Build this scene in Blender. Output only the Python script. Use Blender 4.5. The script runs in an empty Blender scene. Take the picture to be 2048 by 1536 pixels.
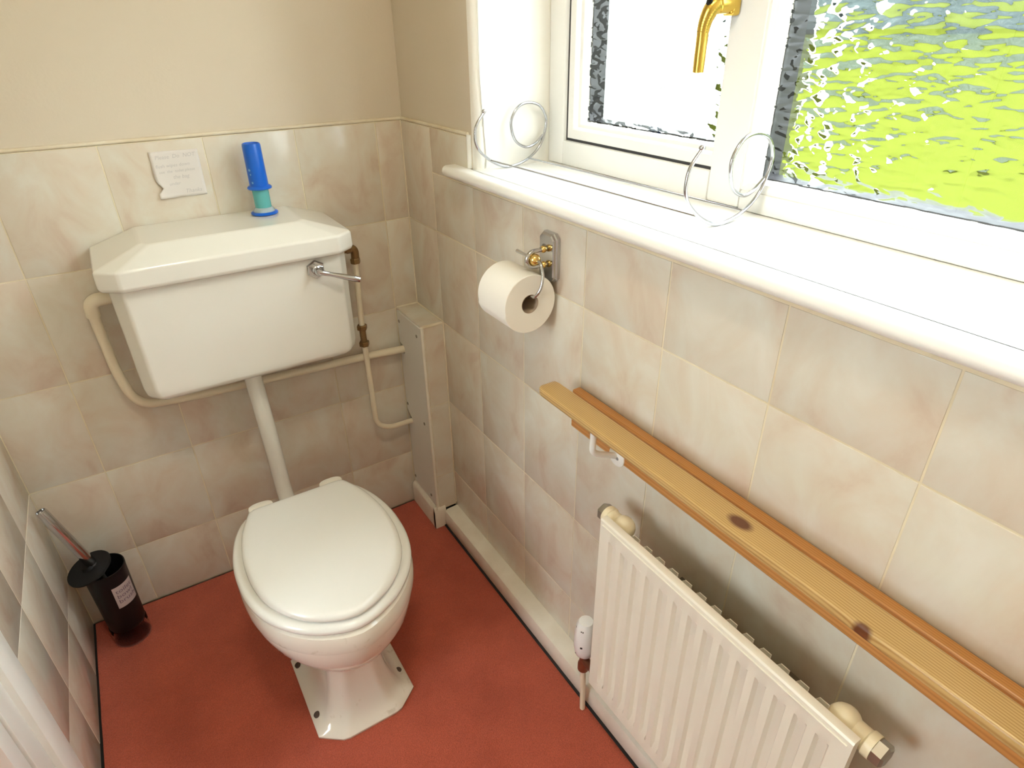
import bpy, bmesh, math, random
from mathutils import Vector, Matrix
random.seed(7)
scene = bpy.context.scene
COL = scene.collection

# ------------------------------------------------------------------ camera
cam_d = bpy.data.cameras.new('camera')
cam_d.sensor_fit = 'HORIZONTAL'; cam_d.sensor_width = 36.0
cam_d.lens = 1256.42 * 36.0 / 2048.0
cam_d.clip_start = 0.02; cam_d.clip_end = 300
cam = bpy.data.objects.new('camera', cam_d); COL.objects.link(cam)
cr = Vector((0.84678351, -0.53177958, -0.01296809))
cu = Vector((0.27173668, 0.41148698, 0.86996416))
cf = Vector((0.45729297, 0.74019521, -0.4929444))
M = Matrix.Identity(4)
for i in range(3):
    M[i][0] = cr[i]; M[i][1] = cu[i]; M[i][2] = -cf[i]
M[0][3], M[1][3], M[2][3] = -0.66813411, -1.59795378, 1.39072118
cam.matrix_world = M
scene.camera = cam

# ------------------------------------------------------------------ world, sun, exposure
SKY = 15.0
SUN = 7.0
LAMP = 52.0
world = bpy.data.worlds.new('sky'); scene.world = world
world.use_nodes = True
bg = world.node_tree.nodes['Background']
bg.inputs['Color'].default_value = (0.90, 0.98, 1.0, 1)
bg.inputs['Strength'].default_value = SKY
sun_d = bpy.data.lights.new('sun', 'SUN'); sun_d.energy = SUN; sun_d.angle = math.radians(2)
sun_d.color = (1.0, 0.95, 0.84)
sun = bpy.data.objects.new('sun', sun_d); COL.objects.link(sun)
sun.rotation_euler = Vector((0.0, 0.50, -0.85)).to_track_quat('-Z', 'Y').to_euler()
vs = scene.view_settings
vs.view_transform = 'Standard'; vs.look = 'None'; vs.gamma = 1.0; vs.use_curve_mapping = False
vs.exposure = 0.26
cy = scene.cycles
cy.max_bounces = 8; cy.diffuse_bounces = 5; cy.glossy_bounces = 4
cy.transmission_bounces = 8; cy.transparent_max_bounces = 12
cy.caustics_reflective = False; cy.caustics_refractive = True
cy.sample_clamp_indirect = 8.0
cy.use_denoising = True
cy.use_light_tree = False
cy.use_adaptive_sampling = True; cy.adaptive_threshold = .015

# ------------------------------------------------------------------ helpers: materials
MAT = {}
def mat(name, col=(.8, .8, .8), rough=.5, metal=0.0, **kw):
    m = bpy.data.materials.new(name); m.use_nodes = True
    b = m.node_tree.nodes['Principled BSDF']
    b.inputs['Base Color'].default_value = (*col, 1)
    b.inputs['Roughness'].default_value = rough
    b.inputs['Metallic'].default_value = metal
    for k, v in kw.items():
        b.inputs[k].default_value = v
    MAT[name] = m
    return m
def nd(m, kind, **props):
    n = m.node_tree.nodes.new(kind)
    for k, v in props.items():
        setattr(n, k, v)
    return n
def lk(m, a, b): m.node_tree.links.new(a, b)
def ramp(m, stops):
    n = nd(m, 'ShaderNodeValToRGB')
    el = n.color_ramp.elements
    while len(el) < len(stops): el.new(.5)
    for e, (p, c) in zip(el, stops):
        e.position = p; e.color = (*c, 1) if len(c) == 3 else c
    return n
def noise(m, vec, scale, detail=4, rough=.55, dist=0):
    n = nd(m, 'ShaderNodeTexNoise')
    n.inputs['Scale'].default_value = scale; n.inputs['Detail'].default_value = detail
    n.inputs['Roughness'].default_value = rough; n.inputs['Distortion'].default_value = dist
    if vec is not None: lk(m, vec, n.inputs['Vector'])
    return n
def bump(m, height, strength, distance):
    b = nd(m, 'ShaderNodeBump')
    b.inputs['Strength'].default_value = strength; b.inputs['Distance'].default_value = distance
    lk(m, height, b.inputs['Height'])
    return b
def bsdf(m): return m.node_tree.nodes['Principled BSDF']
def world_pos(m): return nd(m, 'ShaderNodeNewGeometry').outputs['Position']
def vary(m, c1, c2, scale, lo=.3, hi=.7, detail=4):
    """base colour from two tones mixed by cloudy noise"""
    n = noise(m, world_pos(m), scale, detail)
    r = ramp(m, [(lo, c1), (hi, c2)])
    lk(m, n.outputs['Fac'], r.inputs['Fac']); lk(m, r.outputs['Color'], bsdf(m).inputs['Base Color'])
    return n

# painted plaster
m = mat('cream_plaster', (.66, .585, .47), .75)
n = noise(m, world_pos(m), 140, 3)
lk(m, bump(m, n.outputs['Fac'], .12, .002).outputs['Normal'], bsdf(m).inputs['Normal'])
m = mat('white_plaster', (.86, .84, .78), .7)
m = mat('grout', (.74, .66, .48), .85); vary(m, (.66, .57, .40), (.80, .73, .56), 9)
m = mat('caulk', (.72, .63, .46), .6); vary(m, (.66, .56, .39), (.79, .73, .60), 11)
# glazed marbled tile: every tile shifts the cloud pattern by its own random number
m = mat('tile', rough=.13)
oi = nd(m, 'ShaderNodeObjectInfo')
comb = nd(m, 'ShaderNodeVectorMath', operation='MULTIPLY_ADD')
mul = nd(m, 'ShaderNodeMath', operation='MULTIPLY'); mul.inputs[1].default_value = 57.0
lk(m, oi.outputs['Random'], mul.inputs[0])
cx = nd(m, 'ShaderNodeCombineXYZ')
for i in range(3): lk(m, mul.outputs[0], cx.inputs[i])
lk(m, world_pos(m), comb.inputs[0]); comb.inputs[1].default_value = (1.0, 1.0, .75); lk(m, cx.outputs[0], comb.inputs[2])
n1 = noise(m, comb.outputs[0], 10, 5, .55, .6)
r1 = ramp(m, [(.28, (.60, .475, .375)), (.44, (.665, .585, .480)), (.60, (.69, .650, .56)), (.76, (.725, .705, .63))])
lk(m, n1.outputs['Fac'], r1.inputs['Fac'])
lk(m, r1.outputs['Color'], bsdf(m).inputs['Base Color'])
n2 = noise(m, world_pos(m), 9, 2)
lk(m, bump(m, n2.outputs['Fac'], .10, .012).outputs['Normal'], bsdf(m).inputs['Normal'])
# ceramics and plastics
mat('cistern_white', (.78, .765, .70), .09, **{'Coat Weight': .3})
m = mat('pan_white', (.83, .80, .72), .08, **{'Coat Weight': .3})
n = noise(m, world_pos(m), 26, 6)
r = ramp(m, [(.64, (.83, .80, .72)), (.76, (.60, .55, .44))]); lk(m, n.outputs['Fac'], r.inputs['Fac'])
lk(m, r.outputs['Color'], bsdf(m).inputs['Base Color'])
mat('seat_white', (.86, .86, .83), .16)
mat('plastic_cream', (.85, .82, .73), .3)
mat('pipe_cream', (.80, .72, .56), .35)
mat('pipe_white', (.84, .84, .78), .25)
mat('upvc', (.90, .90, .88), .25)
mat('upvc_dark', (.02, .02, .025), .5)
mat('gloss_white', (.90, .91, .88), .38)
m = mat('gloss_cream', (.82, .78, .69), .3); vary(m, (.76, .70, .60), (.85, .81, .72), 13)
mat('sill_white', (.90, .90, .87), .3)
mat('panel_white', (.78, .76, .71), .45)
mat('radiator_cream', (.83, .79, .69), .32)
mat('radiator_dark', (.16, .13, .10), .7)
mat('valve_cream', (.80, .71, .50), .35)
mat('chrome', (.56, .56, .57), .10, 1.0)
mat('steel_wire', (.50, .51, .54), .16, 1.0)
mat('gold', (.86, .62, .22), .14, 1.0)
mat('gold_satin', (.66, .45, .09), .25, 1.0)
mat('brass_old', (.27, .17, .08), .38, .85)
mat('copper_old', (.30, .13, .08), .4, .8)
mat('screw_dark', (.10, .07, .06), .5, .4)
mat('plug_dull', (.34, .31, .26), .42, .8)
mat('screw_steel', (.45, .45, .46), .35, .9)
m = mat('paper_roll', (.86, .83, .76), .95)
mat('card_tube', (.36, .27, .19), .9)
mat('note_paper', (.74, .70, .665), .9)
mat('ink', (.56, .53, .52), .9)
mat('black_plastic', (.008, .008, .009), .45, **{'Specular IOR Level': .25})
mat('clear_plastic', (.93, .90, .90), .04, **{'Transmission Weight': 1.0, 'IOR': 1.12})
mat('sticker', (.46, .38, .37), .7)
mat('sticker_ink', (.16, .11, .15), .7)
mat('blue_plastic', (.003, .12, .62), .3)
mat('blue_print', (.22, .50, .80), .5)
mat('gel_turquoise', (.16, .55, .55), .22, **{'Transmission Weight': .25, 'IOR': 1.35})
mat('clear_cup', (.62, .76, .80), .15, **{'Transmission Weight': .4, 'IOR': 1.3})
mat('trv_white', (.88, .88, .88), .3)
mat('mark_black', (.02, .02, .02), .6)
mat('shade_dark', (.02, .018, .018), .9)  # near black, stands in for the shade inside joints and hollows
mat('cord_white', (.70, .69, .66), .6)
# carpet
m = mat('carpet', (.33, .085, .05), 1.0, **{'Sheen Weight': .25})
na = noise(m, world_pos(m), 5.5, 4); nb = noise(m, world_pos(m), 420, 3)
ra = ramp(m, [(.32, (.44, .080, .043)), (.68, (.57, .112, .061))]); lk(m, na.outputs['Fac'], ra.inputs['Fac'])
rb = ramp(m, [(.3, (.72, .72, .72)), (.7, (1.12, 1.12, 1.12))]); lk(m, nb.outputs['Fac'], rb.inputs['Fac'])
mx = nd(m, 'ShaderNodeMix', data_type='RGBA', blend_type='MULTIPLY'); mx.inputs[0].default_value = 1
lk(m, ra.outputs['Color'], mx.inputs[6]); lk(m, rb.outputs['Color'], mx.inputs[7])
lk(m, mx.outputs[2], bsdf(m).inputs['Base Color'])
lk(m, bump(m, nb.outputs['Fac'], .6, .004).outputs['Normal'], bsdf(m).inputs['Normal'])
# pine: grain runs along y, knots sit at given places
def pine(name, light, dark, knots, rough=.32):
    m = mat(name, light, rough)
    pos = world_pos(m)
    st = nd(m, 'ShaderNodeVectorMath', operation='MULTIPLY'); lk(m, pos, st.inputs[0]); st.inputs[1].default_value = (1, .055, 1)
    dist = None
    for (kx, ky, kz, rad) in knots:
        d = nd(m, 'ShaderNodeVectorMath', operation='SUBTRACT'); lk(m, pos, d.inputs[0]); d.inputs[1].default_value = (kx, ky, kz)
        s = nd(m, 'ShaderNodeVectorMath', operation='MULTIPLY'); lk(m, d.outputs[0], s.inputs[0]); s.inputs[1].default_value = (1 / rad, .6 / rad, .3 / rad)
        L = nd(m, 'ShaderNodeVectorMath', operation='LENGTH'); lk(m, s.outputs[0], L.inputs[0])
        if dist is None: dist = L.outputs['Value']
        else:
            mn = nd(m, 'ShaderNodeMath', operation='MINIMUM'); lk(m, dist, mn.inputs[0]); lk(m, L.outputs['Value'], mn.inputs[1]); dist = mn.outputs[0]
    nz = noise(m, st.outputs[0], 14, 2, .5, .2)
    sp = nd(m, 'ShaderNodeSeparateXYZ'); lk(m, pos, sp.inputs[0])
    px_ = nd(m, 'ShaderNodeMath', operation='MULTIPLY'); lk(m, sp.outputs[0], px_.inputs[0]); px_.inputs[1].default_value = 1750
    pz_ = nd(m, 'ShaderNodeMath', operation='MULTIPLY_ADD'); lk(m, sp.outputs[2], pz_.inputs[0]); pz_.inputs[1].default_value = 700; lk(m, px_.outputs[0], pz_.inputs[2])
    wv = nd(m, 'ShaderNodeMath', operation='MULTIPLY_ADD'); lk(m, nz.outputs['Fac'], wv.inputs[0]); wv.inputs[1].default_value = 26; lk(m, pz_.outputs[0], wv.inputs[2])
    if dist is not None:
        ex = nd(m, 'ShaderNodeMath', operation='DIVIDE'); ex.inputs[0].default_value = 7.0
        ad = nd(m, 'ShaderNodeMath', operation='ADD'); lk(m, dist, ad.inputs[0]); ad.inputs[1].default_value = .5
        lk(m, ad.outputs[0], ex.inputs[1])
        a2 = nd(m, 'ShaderNodeMath', operation='ADD'); lk(m, wv.outputs[0], a2.inputs[0]); lk(m, ex.outputs[0], a2.inputs[1]); wv = a2
    sn = nd(m, 'ShaderNodeMath', operation='SINE'); lk(m, wv.outputs[0], sn.inputs[0])
    mp = nd(m, 'ShaderNodeMapRange'); mp.inputs[1].default_value = -1; mp.inputs[2].default_value = 1
    lk(m, sn.outputs[0], mp.inputs[0])
    mid = tuple(a * .55 + b * .45 for a, b in zip(light, dark))
    rp = ramp(m, [(.0, dark), (.35, mid), (.8, light)]); lk(m, mp.outputs[0], rp.inputs['Fac'])
    big = noise(m, st.outputs[0], 9, 2)
    rb = ramp(m, [(.3, (.86, .82, .76)), (.7, (1.08, 1.08, 1.08))]); lk(m, big.outputs['Fac'], rb.inputs['Fac'])
    mx = nd(m, 'ShaderNodeMix', data_type='RGBA', blend_type='MULTIPLY'); mx.inputs[0].default_value = 1
    lk(m, rp.outputs['Color'], mx.inputs[6]); lk(m, rb.outputs['Color'], mx.inputs[7])
    out = mx.outputs[2]
    if dist is not None:
        kr = ramp(m, [(.55, (1, 1, 1)), (1.0, (0, 0, 0))]); lk(m, dist, kr.inputs['Fac'])
        m2 = nd(m, 'ShaderNodeMix', data_type='RGBA'); lk(m, kr.outputs['Color'], m2.inputs[0])
        lk(m, out, m2.inputs[6]); m2.inputs[7].default_value = (.13, .045, .018, 1); out = m2.outputs[2]
    lk(m, out, bsdf(m).inputs['Base Color'])
    return m
pine('pine_rail', (.61, .425, .185), (.44, .265, .090), [(-.0766, -1.2148, .812, .0135), (-.0965, -1.402, .8000, .0078)])
pine('pine_board', (.56, .27, .085), (.45, .195, .055), [])
# outside
m = mat('lawn', (.20, .27, .03), 1.0, **{'Specular IOR Level': 0.0}); vary(m, (.048, .058, .008), (.058, .068, .011), .8)
m = mat('hedge', (.03, .055, .04), 1.0, **{'Specular IOR Level': 0.0}); vary(m, (.030, .040, .042), (.075, .090, .088), 2.2)
mat('render_white', (.62, .66, .62), .8)
mat('paving', (.30, .29, .27), .9)
mat('pale_backing', (.42, .43, .41), .9)
# opal lamp glass
m = bpy.data.materials.new('opal_lamp'); m.use_nodes = True; MAT['opal_lamp'] = m
e = nd(m, 'ShaderNodeEmission'); e.inputs['Color'].default_value = (1.0, .895, .70, 1); e.inputs['Strength'].default_value = LAMP
lk(m, e.outputs[0], m.node_tree.nodes['Material Output'].inputs['Surface'])
# obscured (pebbled) window glass: the outer face carries the relief, the room face is smooth
def pebble(name, tr, ior, scale, dist, tint):
    m = bpy.data.materials.new(name); m.use_nodes = True; MAT[name] = m
    nt = m.node_tree; nt.nodes.remove(nt.nodes['Principled BSDF'])
    out = nt.nodes['Material Output']
    g = nd(m, 'ShaderNodeBsdfRefraction'); g.inputs['IOR'].default_value = ior; g.inputs['Roughness'].default_value = .0
    g.inputs['Color'].default_value = (*tint, 1)
    t = nd(m, 'ShaderNodeBsdfTransparent'); t.inputs['Color'].default_value = (*tint, 1)
    pos = world_pos(m)
    st = nd(m, 'ShaderNodeVectorMath', operation='MULTIPLY'); lk(m, pos, st.inputs[0]); st.inputs[1].default_value = (1, .40, 1.0)
    dn = noise(m, st.outputs[0], scale * .55, 2)
    ad = nd(m, 'ShaderNodeVectorMath', operation='MULTIPLY_ADD'); lk(m, dn.outputs['Color'], ad.inputs[0]); ad.inputs[1].default_value = (.02, .02, .02); lk(m, st.outputs[0], ad.inputs[2])
    v = nd(m, 'ShaderNodeTexVoronoi', feature='SMOOTH_F1'); v.inputs['Scale'].default_value = scale; v.inputs['Smoothness'].default_value = .35
    lk(m, ad.outputs[0], v.inputs['Vector'])
    b = bump(m, v.outputs['Distance'], 1.0, dist); b.invert = True
    lk(m, b.outputs['Normal'], g.inputs['Normal'])
    mx = nd(m, 'ShaderNodeMixShader'); mx.inputs[0].default_value = tr
    lk(m, g.outputs[0], mx.inputs[1]); lk(m, t.outputs[0], mx.inputs[2])
    lk(m, mx.outputs[0], out.inputs['Surface'])
    return m
pebble('pebble_glass', .24, 1.16, 78, .015, (.98, 1, .99))
m = bpy.data.materials.new('clear_glass'); m.use_nodes = True; MAT['clear_glass'] = m
m.node_tree.nodes.remove(m.node_tree.nodes['Principled BSDF'])
t = nd(m, 'ShaderNodeBsdfTransparent'); g = nd(m, 'ShaderNodeBsdfGlossy'); g.inputs['Roughness'].default_value = .02
mx = nd(m, 'ShaderNodeMixShader'); mx.inputs[0].default_value = .05
lk(m, t.outputs[0], mx.inputs[1]); lk(m, g.outputs[0], mx.inputs[2]); lk(m, mx.outputs[0], m.node_tree.nodes['Material Output'].inputs['Surface'])

# ------------------------------------------------------------------ helpers: meshes
def finish(bm, name, smooth=True, angle=35):
    bmesh.ops.recalc_face_normals(bm, faces=bm.faces)
    me = bpy.data.meshes.new(name); bm.to_mesh(me); bm.free()
    if smooth:
        me.polygons.foreach_set('use_smooth', [True] * len(me.polygons))
        me.set_sharp_from_angle(angle=math.radians(angle))
    return me
def add_box(bm, x0, x1, y0, y1, z0, z1, bev=0.0, seg=2):
    b2 = bmesh.new()
    bmesh.ops.create_cube(b2, size=1)
    for v in b2.verts:
        v.co = Vector(((x0 + x1) / 2 + v.co.x * (x1 - x0), (y0 + y1) / 2 + v.co.y * (y1 - y0), (z0 + z1) / 2 + v.co.z * (z1 - z0)))
    if bev > 0:
        bmesh.ops.bevel(b2, geom=list(b2.edges), offset=bev, segments=seg, affect='EDGES', profile=.5)
    join(bm, b2)
def join(bm, b2):
    vm = {}
    for v in b2.verts: vm[v.index if False else v] = bm.verts.new(v.co)
    for f in b2.faces:
        try: bm.faces.new([vm[v] for v in f.verts])
        except ValueError: pass
    b2.free()
def box(x0, x1, y0, y1, z0, z1, bev=0.0, seg=2):
    bm = bmesh.new(); add_box(bm, min(x0, x1), max(x0, x1), min(y0, y1), max(y0, y1), z0, z1, bev, seg); me = finish(bm, 'box')
    if bev > 0: me['wn'] = 1
    return me
def weigh(o):
    md = o.modifiers.new('weighted_normal', 'WEIGHTED_NORMAL'); md.keep_sharp = True; md.weight = 80
    return o
def add_loft(bm, rings, cap0=True, cap1=True, closed=True):
    R = [[bm.verts.new(p) for p in r] for r in rings]
    n = len(rings[0])
    for a, b in zip(R[:-1], R[1:]):
        for i in range(n if closed else n - 1):
            j = (i + 1) % n
            bm.faces.new((a[i], a[j], b[j], b[i]))
    if cap0: bm.faces.new(R[0])
    if cap1: bm.faces.new(R[-1])
    return R
def loft(rings, cap0=True, cap1=True, angle=35):
    bm = bmesh.new(); add_loft(bm, rings, cap0, cap1); return finish(bm, 'loft', angle=angle)
def catmull(pts, n=8, closed=False):
    P = [Vector(p) for p in pts]; out = []
    m = len(P)
    segs = m if closed else m - 1
    for i in range(segs):
        p0 = P[(i - 1) % m] if (closed or i > 0) else P[0] * 2 - P[1]
        p1 = P[i]; p2 = P[(i + 1) % m]
        p3 = P[(i + 2) % m] if (closed or i + 2 < m) else P[-1] * 2 - P[-2]
        for k in range(n):
            t = k / n
            out.append(.5 * ((2 * p1) + (p2 - p0) * t + (2 * p0 - 5 * p1 + 4 * p2 - p3) * t * t + (3 * p1 - p0 - 3 * p2 + p3) * t ** 3))
    if not closed: out.append(P[-1])
    return out
def round_path(pts, rad, n=7):
    """polyline with its corners rounded"""
    P = [Vector(p) for p in pts]; out = [P[0]]
    for i in range(1, len(P) - 1):
        a, b, c = P[i - 1], P[i], P[i + 1]
        r = min(rad, (a - b).length * .49, (c - b).length * .49)
        s = b + (a - b).normalized() * r; e = b + (c - b).normalized() * r
        for k in range(n + 1):
            t = k / n
            out.append(s * (1 - t) ** 2 + b * 2 * t * (1 - t) + e * t * t)
    out.append(P[-1]); return out
def add_tube(bm, path, r, segs=14, caps=True):
    P = [Vector(p) for p in path]
    rs = r if isinstance(r, (list, tuple)) else [r] * len(P)
    t0 = (P[1] - P[0]).normalized()
    up = Vector((0, 0, 1)) if abs(t0.z) < .9 else Vector((1, 0, 0))
    nrm = (up - t0 * up.dot(t0)).normalized()
    rings = []
    for i, p in enumerate(P):
        if i == 0: t = P[1] - P[0]
        elif i == len(P) - 1: t = P[-1] - P[-2]
        else: t = P[i + 1] - P[i - 1]
        t.normalize()
        nrm = (nrm - t * nrm.dot(t)).normalized(); bn = t.cross(nrm)
        rings.append([p + (nrm * math.cos(2 * math.pi * k / segs) + bn * math.sin(2 * math.pi * k / segs)) * rs[i] for k in range(segs)])
    add_loft(bm, rings, caps, caps)
def tube(path, r, segs=14, caps=True):
    bm = bmesh.new(); add_tube(bm, path, r, segs, caps); return finish(bm, 'tube', angle=50)
def lathe_pts(profile, o, axis, segs=32):
    o = Vector(o); a = Vector(axis).normalized()
    u = (Vector((0, 0, 1)) if abs(a.z) < .9 else Vector((1, 0, 0))); u = (u - a * u.dot(a)).normalized(); w = a.cross(u)
    return [[o + a * h + (u * math.cos(2 * math.pi * k / segs) + w * math.sin(2 * math.pi * k / segs)) * max(r, 1e-5) for k in range(segs)] for r, h in profile]
def add_lathe(bm, profile, o, axis=(0, 0, 1), segs=32, caps=True):
    add_loft(bm, lathe_pts(profile, o, axis, segs), caps, caps)
def lathe(profile, o, axis=(0, 0, 1), segs=32, caps=True, angle=40):
    bm = bmesh.new(); add_lathe(bm, profile, o, axis, segs, caps); return finish(bm, 'lathe', angle=angle)
def ball(o, r, segs=18):
    prof = [(r * math.sin(math.pi * k / 10), -r * math.cos(math.pi * k / 10)) for k in range(11)]
    return lathe(prof, o, (0, 0, 1), segs)
def prism(poly, z0, z1, bev=0.0):
    bm = bmesh.new()
    add_loft(bm, [[Vector((x, y, z0)) for x, y in poly], [Vector((x, y, z1)) for x, y in poly]])
    if bev > 0:
        bmesh.ops.recalc_face_normals(bm, faces=bm.faces)
        bmesh.ops.bevel(bm, geom=list(bm.edges), offset=bev, segments=2, affect='EDGES', profile=.5)
    return finish(bm, 'prism')

# ------------------------------------------------------------------ helpers: objects
def origin(o):
    v = Vector((0, 0, 0))
    while o is not None:
        v = v + o.location; o = o.parent
    return v
def obj(name, me, material, parent=None, label=None):
    """link a mesh whose vertices are in room coordinates, under a parent if given"""
    o = bpy.data.objects.new(name, me); COL.objects.link(o)
    if not me.materials: me.materials.append(MAT[material])
    if parent is not None:
        me.transform(Matrix.Translation(-origin(parent))); o.parent = parent
    if label: o['label'] = label
    if me.get('wn'): weigh(o)
    return o
def solo(name, me, material, label, cat, base):
    me.transform(Matrix.Translation(-Vector(base)))
    o = bpy.data.objects.new(name, me); COL.objects.link(o); o.location = base
    me.materials.append(MAT[material]); o['label'] = label; o['category'] = cat
    return o
def thing(name, label, cat, base):
    o = bpy.data.objects.new(name, None); COL.objects.link(o); o.location = base
    o.empty_display_size = .05; o['label'] = label; o['category'] = cat
    return o
def struct(name, me, material, label=None):
    o = bpy.data.objects.new(name, me); COL.objects.link(o)
    me.materials.append(MAT[material]); o['kind'] = 'structure'
    if label: o['label'] = label
    return o
def struct_root(name, base, label=None):
    o = bpy.data.objects.new(name, None); COL.objects.link(o); o.location = base; o['kind'] = 'structure'
    if label: o['label'] = label
    return o

# ------------------------------------------------------------------ room dimensions
XL = -1.0263; YF = -2.15; ZC = 2.35
Z1, ZH = 0.9477, 0.2506
ZT = 1.1927
ROWS = [0.0, Z1 - 3 * ZH, Z1 - 2 * ZH, Z1 - ZH, Z1, ZT]
SILL_B, SILL_T = 1.0905, 1.128
NB = 1.1045          # underside of the sill nosing
WY0, WY1, WZ1 = -.370, -1.66, 2.08          # window opening
GAP = .0026
HY0, HY1 = -1.42, -.94         # unseen opening added in the hall to let daylight in

# ------------------------------------------------------------------ shell
floor = struct('floor', box(XL - .2, .3, YF - .2, .2, -.12, -.008), 'shade_dark', 'floor boards under the carpet')
ceiling = struct('ceiling', box(XL - .2, .3, YF - .2, .2, ZC, ZC + .1), 'white_plaster')
wall_back = struct('wall_back', box(XL - .2, .3, .006, .2, -.12, ZC), 'cream_plaster', 'cream painted wall behind the cistern, tiled to half height')
bm = bmesh.new()
add_box(bm, .006, .3, WY0 + .010, .006, -.12, ZC)
add_box(bm, .006, .3, WY1, WY0 + .010, -.12, NB - .0005)
add_box(bm, .006, .3, WY1, WY0 + .010, WZ1, ZC)
add_box(bm, .006, .3, YF - .2, WY1, -.12, ZC)
wall_right = struct('wall_right', finish(bm, 'wall', False), 'cream_plaster', 'cream painted window wall, tiled below the sill')
DY0, DY1 = -.642, -1.50
bm = bmesh.new()
add_box(bm, XL - .2, XL - .006, DY0, .006, -.12, ZC)
add_box(bm, XL - .2, XL - .006, DY1, DY0, 2.04, ZC)
add_box(bm, XL - .2, XL - .006, YF - .2, DY1, -.12, ZC)
wall_left = struct('wall_left', finish(bm, 'wall', False), 'cream_plaster', 'cream painted wall with the door, tiled to half height')
wall_front = struct('wall_front', box(XL - .2, .3, YF - .2, YF, -.12, ZC), 'white_plaster')
# hall beyond the open door on the left, with an opening added to throw daylight on the window wall
HX = -2.35
bm = bmesh.new()
add_box(bm, HX - .2, HX, YF - .2, .2, -.12, .95)
add_box(bm, HX - .2, HX, YF - .2, .2, 2.05, ZC + .1)
add_box(bm, HX - .2, HX, YF - .2, HY0, .95, 2.05)
add_box(bm, HX - .2, HX, HY1, .2, .95, 2.05)
add_box(bm, HX - .2, XL - .2, .1, .2, -.12, ZC)
add_box(bm, HX - .2, XL - .2, YF - .2, YF - .1, -.12, ZC)
wall_hall = struct('wall_hall', finish(bm, 'wall', False), 'white_plaster')
struct('ceiling_hall', box(HX - .2, XL - .2, YF - .2, .2, ZC, ZC + .1), 'white_plaster')
struct('floor_hall', box(HX - .2, XL - .2, YF - .2, .2, -.12, -.002), 'carpet')

# grout beds and tiles, each tile a piece of its own wall
TM = {}
def tile(wall, axis, u0, u1, z0, z1, off=0.0):
    """axis 'y': tile on the back wall (u = x); 'x': right wall (u = y); 'l': left wall (u = y)"""
    w, h = u1 - u0 - GAP, z1 - z0 - GAP
    if w < .004 or h < .004: return
    key = (axis, round(w, 4), round(h, 4))
    if key not in TM:
        bm = bmesh.new(); t = .0055
        if axis == 'y': add_box(bm, -w / 2, w / 2, 0, t, -h / 2, h / 2)
        elif axis == 'x': add_box(bm, 0, t, -w / 2, w / 2, -h / 2, h / 2)
        else: add_box(bm, -t, 0, -w / 2, w / 2, -h / 2, h / 2)
        front = [e for e in bm.edges if all((abs(v.co.y) < 1e-6 if axis == 'y' else abs(v.co.x) < 1e-6) for v in e.verts)]
        bmesh.ops.bevel(bm, geom=front, offset=.0011, segments=2, affect='EDGES', profile=.5)
        me = finish(bm, 'tile'); me.materials.append(MAT['tile']); TM[key] = me
    o = bpy.data.objects.new('tile', TM[key]); COL.objects.link(o); o.parent = wall
    u, z = (u0 + u1) / 2, (z0 + z1) / 2
    j = random.uniform(-.0004, .0004)
    o.location = (u, j, z) if axis == 'y' else ((j, u, z) if axis == 'x' else (XL + j, u, z))
    return o
obj('grout', box(XL - .006, 0.006, .0011, .0062, 0, ZT), 'grout', wall_back)
xs = [0, -.069, -.269, -.469, -.669, -.869, XL]
for a, b in zip(xs[1:], xs[:-1]):
    for z0, z1 in zip(ROWS[:-1], ROWS[1:]): tile(wall_back, 'y', a, b, z0, z1)
obj('grout', box(.0011, .0062, YF, .006, 0, NB + .001), 'grout', wall_right)
obj('grout', box(.0011, .0062, -.350, .006, NB + .001, ZT), 'grout', wall_right)
W2 = .2007
ys = [0, -.165] + [-.165 - W2 * k for k in range(1, 10)] + [YF]
for a, b in zip(ys[1:], ys[:-1]):
    for z0, z1 in zip(ROWS[:-2], ROWS[1:-1]): tile(wall_right, 'x', a, b, z0, z1)
    if b > -.1: tile(wall_right, 'x', a, b, Z1, ZT)
    else: tile(wall_right, 'x', a, b, Z1, SILL_B)
tile(wall_right, 'x', -.3465, -.165, SILL_B, ZT)
obj('grout', box(XL - .0062, XL - .0011, -.60, .006, 0, ZT), 'grout', wall_left)
yl = [0, -.1886, -.3926, -.60]
for a, b in zip(yl[1:], yl[:-1]):
    for z0, z1 in zip(ROWS[:-1], ROWS[1:]): tile(wall_left, 'l', a, b, z0, z1)
# caulked top edge of the tiling, and the white bead beside the reveal
obj('tile_edge_strip', tube([(XL, .0035, ZT + .004), (-.3, .0035, ZT + .0045), (.001, .0035, ZT + .004)], .0042, 8), 'caulk', wall_back)
obj('tile_edge_strip', tube([(.0035, .0, ZT + .004), (.0035, -.348, ZT + .004)], .0042, 8), 'caulk', wall_right)
obj('tile_edge_strip', tube([(XL - .0035, 0, ZT + .004), (XL - .0035, -.60, ZT + .004)], .0042, 8), 'caulk', wall_left)
obj('corner_bead', tube([(.004, -.3515, SILL_T), (.004, -.3515, ZT + .003)], .0058, 10), 'gloss_white', wall_right)
obj('corner_caulk', tube([(-.001, -.001, .70), (-.001, -.001, ZT)], .0022, 6), 'caulk', wall_right)
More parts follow.
